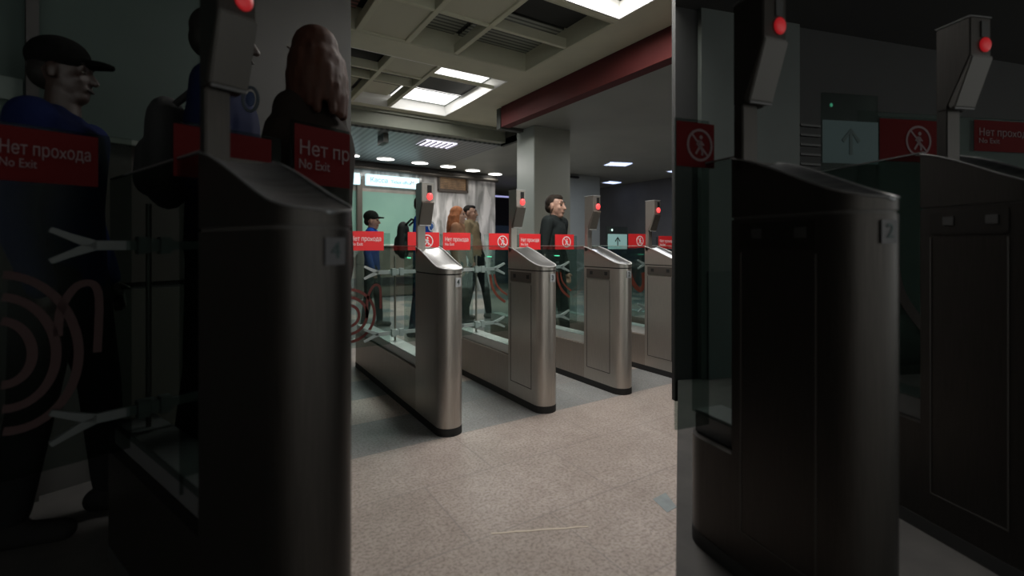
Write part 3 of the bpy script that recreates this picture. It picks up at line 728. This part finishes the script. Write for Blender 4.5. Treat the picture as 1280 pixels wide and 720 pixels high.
# ------------------------------------------------------------------ people
def capsule(bm, p1, r1, p2, r2, sc3=(1,1,1), n=14):
    p1, p2 = Vector(p1), Vector(p2); ax = p2-p1; L = ax.length or 1e-4; t = ax.normalized()
    a = Vector((0,0,1)) if abs(t.z) < .9 else Vector((0,1,0))
    u = t.cross(a).normalized(); w = t.cross(u); c = (p1+p2)/2; rings = []
    prof = [(-math.cos(k*PI/2/4)*r1, math.sin(k*PI/2/4)*r1) for k in range(0, 5)] + [(L + math.sin(k*PI/2/4)*r2, math.cos(k*PI/2/4)*r2) for k in range(0, 5)]
    for h, r in prof:
        r = max(r, 1e-4); o = p1 + t*h; ring = []
        for k in range(n):
            v = o + (u*math.cos(k*2*PI/n) + w*math.sin(k*2*PI/n))*r; dlt = v - c
            ring.append(bm.verts.new(c + Vector((dlt.x*sc3[0], dlt.y*sc3[1], dlt.z*sc3[2]))))
        rings.append(ring)
    for A, D in zip(rings, rings[1:]):
        for k in range(n): bm.faces.new((A[k], A[(k+1)%n], D[(k+1)%n], D[k]))
    bm.faces.new(rings[0][::-1]); bm.faces.new(rings[-1])
def ell(bm, c, r):
    ball(bm, c, 1.0, r, 16)
def fuse(name, bm, m, parent, vox=.009, smooth=5):
    o = obj(name, bm, m, None)
    r = o.modifiers.new('r', 'REMESH'); r.mode = 'VOXEL'; r.voxel_size = vox; r.use_smooth_shade = True
    s = o.modifiers.new('s', 'SMOOTH'); s.iterations = smooth; s.factor = .5
    bpy.context.view_layer.update()
    me = bpy.data.meshes.new_from_object(o.evaluated_get(bpy.context.evaluated_depsgraph_get()))
    o.modifiers.clear(); old = o.data; o.data = me; bpy.data.meshes.remove(old); me.name = name
    me.materials.clear(); me.materials.append(m)
    for p in me.polygons: p.use_smooth = True
    o.parent = parent
    return o
def person(label, pos, face, H=1.72, top=(.2,.2,.2,1), trousers=(.03,.03,.035,1), hair=(.03,.02,.015,1), skin=(.5,.3,.22,1), hs=1.0,
           style='short', cap=None, sleeve='long', arm_l=0, arm_r=0, stride=.10, head_turn=0, lean=0, coat=False, base=0.0, ck=1.0, width=1.0, vox=.009, group=None, collar=None, strap=None):
    """local frame: faces +X, up +Z; left is +Y"""
    k = H/1.74
    root = thing('person', label, 'person', (pos[0], pos[1], base), face, group)
    T = lambda x, y, z: (x*k, y*k*width, z*k)
    sm = mat('skin', skin, .55, noise=tuple(c*.9 for c in skin[:3])+(1,), scale=8)
    tm = mat('cloth_top', top, .9, spec=.12, noise=tuple(c*.7 for c in top[:3])+(1,), scale=5)
    jm = mat('cloth_trousers', trousers, .9, spec=.12); hm = mat('hair', hair, .7, spec=.2, noise=tuple(c*.6 for c in hair[:3])+(1,), scale=14, stretch=(3,3,.6))
    hz = 1.74*k - .115*hs*k - .003   # head centre
    hx = lean
    ca, sa = math.cos(head_turn), math.sin(head_turn)
    def Hd(x, y, z): return (hx + (x*ca - y*sa)*hs*k, (x*sa + y*ca)*hs*k, hz + z*hs*k)
    fx = stride
    hipz = .90; kn = .49
    legs = []
    for s, f in ((1, fx), (-1, -fx)):
        legs.append((T(0, .09*s, hipz), T(f*.55+.015, .095*s, kn), T(f, .09*s, .085)))
    shz = 1.445; arms_ = []
    for s, bend in ((1, arm_l), (-1, arm_r)):
        sh = T(0, .185*s, shz-.01); sh = (sh[0]+hx*.9, sh[1], sh[2])
        if bend: el = T(.03, .235*s, 1.13); wr = T(.24, .16*s, 1.22 if bend == 2 else 1.08)
        else: el = T(-.03, .235*s, 1.13); wr = T(.05, .235*s, .88)
        el = (el[0]+hx*.6, el[1], el[2]); wr = (wr[0]+hx*.4, wr[1], wr[2])
        arms_.append((sh, el, wr))
    b = bmesh.new()
    capsule(b, T(0,0,.94), .13*k, T(hx*.4/k,0,1.15), .12*k, (.75,1.1,1))
    capsule(b, T(hx*.4/k,0,1.12), .12*k, T(hx*.8/k,0,1.34), .14*k, (.72,1.15,1))
    capsule(b, (hx*.85, .12*k*width, 1.40*k), .06*k, (hx*.85, -.12*k*width, 1.40*k), .06*k)
    capsule(b, (hx*.85-.005, 0, 1.38*k), .058*k, (hx, 0, hz-.05*k), .052*k*hs)
    for h_, n_, a_ in legs:
        capsule(b, h_, .075*k, n_, .05*k); capsule(b, n_, .05*k, a_, .036*k)
        capsule(b, (a_[0]-.03*k, a_[1], .045*k), .032*k, (a_[0]+.13*k, a_[1], .035*k), .026*k)
    for (s_, e_, w_), sd in zip(arms_, (1, -1)):
        capsule(b, s_, .047*k, e_, .037*k); capsule(b, e_, .037*k, w_, .025*k)
        d_ = (Vector(w_)-Vector(e_)).normalized(); pz = Vector(w_) + d_*.045*k
        side = d_.cross(Vector((0,1,0))).normalized()
        capsule(b, w_, .022*k, tuple(pz), .03*k, (1,.7,1))
        for q in range(4):
            off = side*(.024-.016*q)*k; ln = (.062, .072, .068, .052)[q]*k
            st_ = pz + off + d_*.015*k; mid_ = st_ + d_*ln*.55 + Vector((0,-sd*.006*k,0)); en = mid_ + d_*ln*.45 + Vector((0,-sd*.016*k,0))
            capsule(b, tuple(st_), .0085*k, tuple(mid_), .0082*k, n=8); capsule(b, tuple(mid_), .0082*k, tuple(en), .007*k, n=8)
        th = pz - d_*.02*k + side*.025*k
        capsule(b, tuple(th), .0105*k, tuple(th + side*.025*k + d_*.03*k), .009*k, n=8)
    # head: skull, jaw, features
    S = hs*k
    ell(b, Hd(-.010, 0, .028), (.088*S, .073*S, .087*S))
    ell(b, Hd(.022, 0, -.02), (.068*S, .062*S, .080*S))
    ell(b, Hd(.048, 0, -.078), (.034*S, .038*S, .032*S))
    capsule(b, Hd(.078, 0, .022), .011*S, Hd(.103, 0, -.022), .0135*S, n=8)
    capsule(b, Hd(.074, .032, .034), .012*S, Hd(.074, -.032, .034), .012*S, n=8)
    capsule(b, Hd(.080, .018, -.052), .009*S, Hd(.080, -.018, -.052), .009*S, n=8)
    for s in (1, -1):
        ell(b, Hd(-.004, .076*s, -.002), (.019*S, .011*S, .032*S))
        ell(b, Hd(.056, .038*s, -.018), (.022*S, .02*S, .02*S))
    body = fuse('body', b, sm, root, vox=.0065, smooth=3)
    # eyes, brows, mouth
    bm = bmesh.new()
    for s in (1, -1): ball(bm, Hd(.076, .029*s, .012), .0105*S, (.8,1.2,.75), 10)
    obj('eyes', bm, mat('eye', (.03,.025,.02,1), .3), root, smooth=2)
    bm = bmesh.new()
    for s in (1, -1): capsule(bm, Hd(.086, .014*s, .042), .0045*S, Hd(.078, .046*s, .043), .0035*S, n=6)
    obj('eyebrows', bm, hm, root, smooth=2)
    bm = bmesh.new(); capsule(bm, Hd(.087, .020, -.054), .0045*S, Hd(.087, -.020, -.054), .0045*S, n=6)
    obj('lips', bm, mat('lips', tuple(c*.6 for c in skin[:3])+(1,), .6), root, smooth=2)
    # top
    b = bmesh.new(); g = .018*k
    if True:
        capsule(b, T(0,0,.90 if not coat else .84), .135*k+g, T(hx*.4/k,0,1.14), .125*k+g, (.76,1.12,1))
        capsule(b, T(hx*.4/k,0,1.12), .125*k+g, T(hx*.8/k,0,1.33), .145*k+g*.6, (.74,1.16,.96))
        capsule(b, (hx*.85, .135*k*width, 1.41*k), .060*k+g*.8, (hx*.85, -.135*k*width, 1.41*k), .060*k+g*.8)
        capsule(b, (hx*.85-.004, 0, 1.40*k), .072*k+g*.3, (hx*.9-.006, 0, 1.47*k), .066*k*hs)
        for s in (1, -1): capsule(b, (hx*.9-.006, .045*s*k, 1.475*k), .035*k+g*.5, (hx*.88, .14*s*k*width, 1.435*k), .045*k+g*.5)
        for (s_, e_, w_) in arms_:
            capsule(b, s_, .052*k+g, e_, .044*k+g*.7)
            if sleeve == 'long': capsule(b, e_, .044*k+g*.7, tuple(Vector(w_)*.97+Vector(e_)*.03), .032*k+g*.5)
    fuse('jacket' if sleeve == 'long' else 'shirt', b, tm, root, vox=.011, smooth=4)
    if collar:
        b = bmesh.new()
        for s in (1, -1): capsule(b, (hx*.9-.05*k, .035*s*k, 1.47*k), .022*k, (hx*.9+.055*k, .05*s*k, 1.42*k), .018*k)
        fuse('collar', b, mat('collar', collar, .85), root, vox=.009, smooth=3)
    b = bmesh.new()
    capsule(b, T(0,0,.93), .14*k, T(0,0,.86), .14*k, (.8,1.12,1))
    for h_, n_, a_ in legs:
        capsule(b, h_, .098*k, n_, .066*k); capsule(b, n_, .066*k, (a_[0], a_[1], a_[2]+.03), .052*k)
    fuse('trousers', b, jm, root, vox=.012, smooth=4)
    for h_, n_, a_ in legs:
        b = bmesh.new()
        capsule(b, (a_[0]-.035*k, a_[1], .048*k), .045*k, (a_[0]+.14*k, a_[1], .040*k), .037*k)
        capsule(b, (a_[0]-.01, a_[1], .05*k), .045*k, (a_[0], a_[1], .10*k), .045*k)
        bmesh.ops.bisect_plane(b, geom=b.verts[:]+b.edges[:]+b.faces[:], plane_co=(0,0,.003), plane_no=(0,0,1), clear_inner=True)
        bmesh.ops.holes_fill(b, edges=[e for e in b.edges if e.is_boundary])
        fuse('shoe', b, mat('shoe', (.05,.05,.05,1) if style != 'ponytail' else (.4,.4,.4,1), .6) if base == 0 else mat('dimmed_shoe', (.006,.006,.006,1), .9, spec=.1), root, vox=.008, smooth=2)  # bay shoes take the dimness in their colour
    # hair
    b = bmesh.new()
    ell(b, Hd(-.024, 0, .042), (.083*S, .0765*S, .079*S))
    if style == 'short':
        ell(b, Hd(.012, 0, .084), (.064*S, .056*S, .034*S)); ell(b, Hd(-.055, 0, .0), (.052*S, .066*S, .06*S))
    if style == 'long':
        rs = random.Random(5)
        ell(b, Hd(-.022, 0, .038), (.094*S, .084*S, .088*S))
        for q in range(30):
            a = math.radians(62 + 236*q/29); ph = rs.uniform(0, 6)
            x0_, y0_ = .072*math.cos(a) - .02, .070*math.sin(a); ln = rs.uniform(.22, .29)
            pts_ = [(x0_*(.85), y0_*.85, .055)]
            for t in (.25, .5, .75, 1):
                sp_ = 1.12 + .30*math.sin(t*2.2) + .04*math.sin(ph + t*7)
                pts_.append((x0_*sp_ - .01*t, y0_*sp_, .05 - ln*t))
            for u_, v_ in zip(pts_, pts_[1:]): capsule(b, Hd(*u_), .019*S, Hd(*v_), .0165*S, n=8)
    hh = fuse('hair', b, hm, root, vox=.0065 if style == 'long' else .008, smooth=2 if style == 'long' else 3)
    if cap:
        b = bmesh.new()
        ell(b, Hd(-.014, 0, .068), (.102*S, .087*S, .084*S)); capsule(b, Hd(-.01, 0, .05), .09*S, Hd(-.01,0,.075), .085*S, (1.15,.97,.6))
        capsule(b, Hd(.07, .03, .052), .014*S, Hd(.150, .018, .050), .010*S, n=8); capsule(b, Hd(.07, -.03, .052), .014*S, Hd(.150, -.018, .050), .010*S, n=8)
        ell(b, Hd(.10, 0, .054), (.068*S, .058*S, .010*S))
        fuse('cap', b, mat('cap_cloth', cap, .95, spec=.08), root, vox=.006, smooth=3)
    if strap:
        b = bmesh.new(); tube(b, [(hx+.02, .10*k, 1.44*k), (hx+.14*k, .06*k, 1.30*k), (hx+.16*k, .0, 1.1*k), (.14*k, -.04, .95*k)], .014, 8)
        obj('dark_strap', b, mat('strap', strap, .8), root, smooth=2)
    return root
RT = -YAW   # facing the picture's right
def toward(x, y, d): p = at(x, y, d); return (p.x, p.y)
def hgt(y, d, base=0): return at(640, y, d).z - base
SK = (.42,.25,.18,1)
person('man in a dark peaked cap and blue jacket, in profile by the ticket booth', toward(465,300,6.2), RT+.12, H=hgt(264,6.2)-.02, top=srgb(30,78,170), trousers=srgb(40,46,50), skin=SK, cap=srgb(34,38,34), hs=1.12, collar=srgb(30,34,44))
person('man in a blue jacket with his head behind the first reader pole', toward(528,300,5.6), RT, H=hgt(245,5.6), top=srgb(30,76,160), trousers=srgb(34,52,70), skin=SK)
wp = toward(573,300,6.3)
person('woman with long ginger hair in a tan coat, facing right', wp, RT-.1, H=hgt(258,6.3), top=srgb(170,128,100), trousers=srgb(52,56,50), hair=(.48,.185,.08,1), skin=(.5,.32,.24,1), style='long', hs=1.12, width=.92, coat=True)
person('man with short dark hair in a khaki jacket, behind the ginger woman', toward(596,300,6.9), RT-.25, H=hgt(256,6.9), top=srgb(150,136,108), trousers=srgb(28,34,38), hair=(.015,.013,.012,1), skin=SK, hs=1.1, lean=-.10, stride=.16, strap=srgb(24,24,26))
person('man with cropped hair in a black jacket, walking through the third passage', toward(691,300,4.75), RT-.55, H=hgt(243.5,4.75), top=srgb(44,50,50), trousers=srgb(40,46,46), hair=(.035,.026,.02,1), skin=(.46,.27,.20,1), hs=1.15, stride=.12, collar=srgb(22,22,22), lean=.03, width=.98)
# backpacks
def backpack(label, pos, rz, k, m1, base_z, group=None):
    r = thing('backpack', label, 'backpack', (pos[0], pos[1], base_z), rz)
    b = bmesh.new(); capsule(b, (0,0,.12*k), .12*k, (0,0,.34*k), .11*k, (.62,1.15,1)); capsule(b, (-.06*k,0,.12*k), .07*k, (-.06*k,0,.22*k), .06*k, (.7,1.4,1))
    fuse('bag', b, m1, r, vox=.01, smooth=3)
    b = bmesh.new()
    for s in (1, -1): tube(b, [(.05*k,.09*s*k,.40*k),(.12*k,.10*s*k,.47*k),(.21*k,.105*s*k,.44*k),(.25*k,.11*s*k,.30*k),(.21*k,.12*s*k,.14*k),(.06*k,.11*s*k,.08*k)], .014*k, 8)
    obj('straps', b, m1, r, smooth=2)
    return r
bp_ = mat('backpack_cloth', srgb(26,32,30), .85)
p = toward(504,300,5.62)
backpack('black backpack worn by the man behind the first reader pole', p, RT, 1.0, bp_, .92)
def patch(person_, x, y, d, r, dim=False):
    p = at(x, y, d); g_ = mat('patch_pale', (.55,.62,.68,1) if not dim else (.035,.042,.05,1), .9, spec=.1); bb = mat('patch_blue', (.05,.14,.42,1) if not dim else (.006,.016,.05,1), .7)  # dim variant has the bay's darkness in its colours
    inv = Matrix.Translation(person_.location) @ Matrix.Rotation(person_.rotation_euler[2], 4, 'Z'); inv.invert()
    face = Matrix.Translation(p) @ Matrix.Rotation(-YAW, 4, 'Z')
    bm = bmesh.new(); tube(bm, [(r*.75*math.cos(k*PI/10), 0, r*1.2*math.sin(k*PI/10)) for k in range(20)], r*.16, 8, True)
    bm.transform(inv @ face); o = obj('round_patch', bm, g_, person_, smooth=2)
    bm = bmesh.new(); bmesh.ops.create_uvsphere(bm, u_segments=12, v_segments=8, radius=r*.55, matrix=Matrix.Diagonal((.9, .25, 1.4, 1)))
    bm.transform(inv @ face); obj('patch_centre', bm, bb, o, smooth=2)
patch(bpy.data.objects['person.001'], 539.5, 283, 5.30, .045)
# figures in the left bay, dimness painted into skin, hair and clothes
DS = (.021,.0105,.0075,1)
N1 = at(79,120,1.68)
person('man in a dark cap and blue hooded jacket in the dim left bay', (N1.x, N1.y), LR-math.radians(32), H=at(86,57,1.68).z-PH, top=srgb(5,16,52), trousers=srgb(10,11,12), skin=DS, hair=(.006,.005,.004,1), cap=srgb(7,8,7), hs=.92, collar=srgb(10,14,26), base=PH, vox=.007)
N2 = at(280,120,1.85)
person('man in a darkened blue jacket hidden behind the large left reader pole', (N2.x, N2.y), -YAW+.35, H=at(290,12,1.85).z-PH, top=srgb(4,13,40), trousers=srgb(10,13,18), skin=DS, hair=(.006,.005,.004,1), base=PH, width=.75)
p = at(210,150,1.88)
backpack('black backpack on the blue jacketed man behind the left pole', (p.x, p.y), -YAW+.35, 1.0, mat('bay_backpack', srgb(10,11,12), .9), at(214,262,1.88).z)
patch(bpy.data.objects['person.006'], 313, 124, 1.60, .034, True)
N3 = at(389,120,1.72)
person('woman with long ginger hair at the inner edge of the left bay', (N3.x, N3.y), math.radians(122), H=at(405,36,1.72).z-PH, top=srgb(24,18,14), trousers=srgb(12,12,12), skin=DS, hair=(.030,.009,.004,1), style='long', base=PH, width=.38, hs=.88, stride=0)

# ------------------------------------------------------------------ light
def area(name, loc, size, power, col=(1,1,1), rot=(0,0,0), sy=None):
    l = bpy.data.lights.new(name, 'AREA'); l.energy = power; l.color = col; l.shape = 'RECTANGLE'; l.size = size; l.size_y = sy or size
    o = bpy.data.objects.new(name, l); C.objects.link(o); o.location = loc; o.rotation_euler = rot; return o
area('coffer_lamp', (2.2, 2.2, 3.19), .9, 78, (1,.97,.93), sy=1.2)
area('coffer_lamp_far', (2.6, 5.8, 3.17), .5, 16, (1,.97,.93), sy=.6)
area('booth_lamp', (3.6, 8.0, 2.74), 3.2, 70, (1,.97,.93), sy=.5)
area('aisle_lamp', (6.9, 6.9, 2.76), .6, 22, (.80,.86,1))
area('right_aisle_fill', (6.5, 4.6, 2.77), 1.6, 30, (.95,.97,1))  # added fill to brighten the right aisle, no fixture at this spot
w = bpy.data.worlds.new('hall'); sc.world = w; w.use_nodes = True
w.node_tree.nodes['Background'].inputs[0].default_value = (.92,.94,.90,1); w.node_tree.nodes['Background'].inputs[1].default_value = .85
sc.cycles.transparent_max_bounces = 24
sc.view_settings.view_transform = 'Standard'; sc.view_settings.look = 'None'; sc.view_settings.exposure = .30
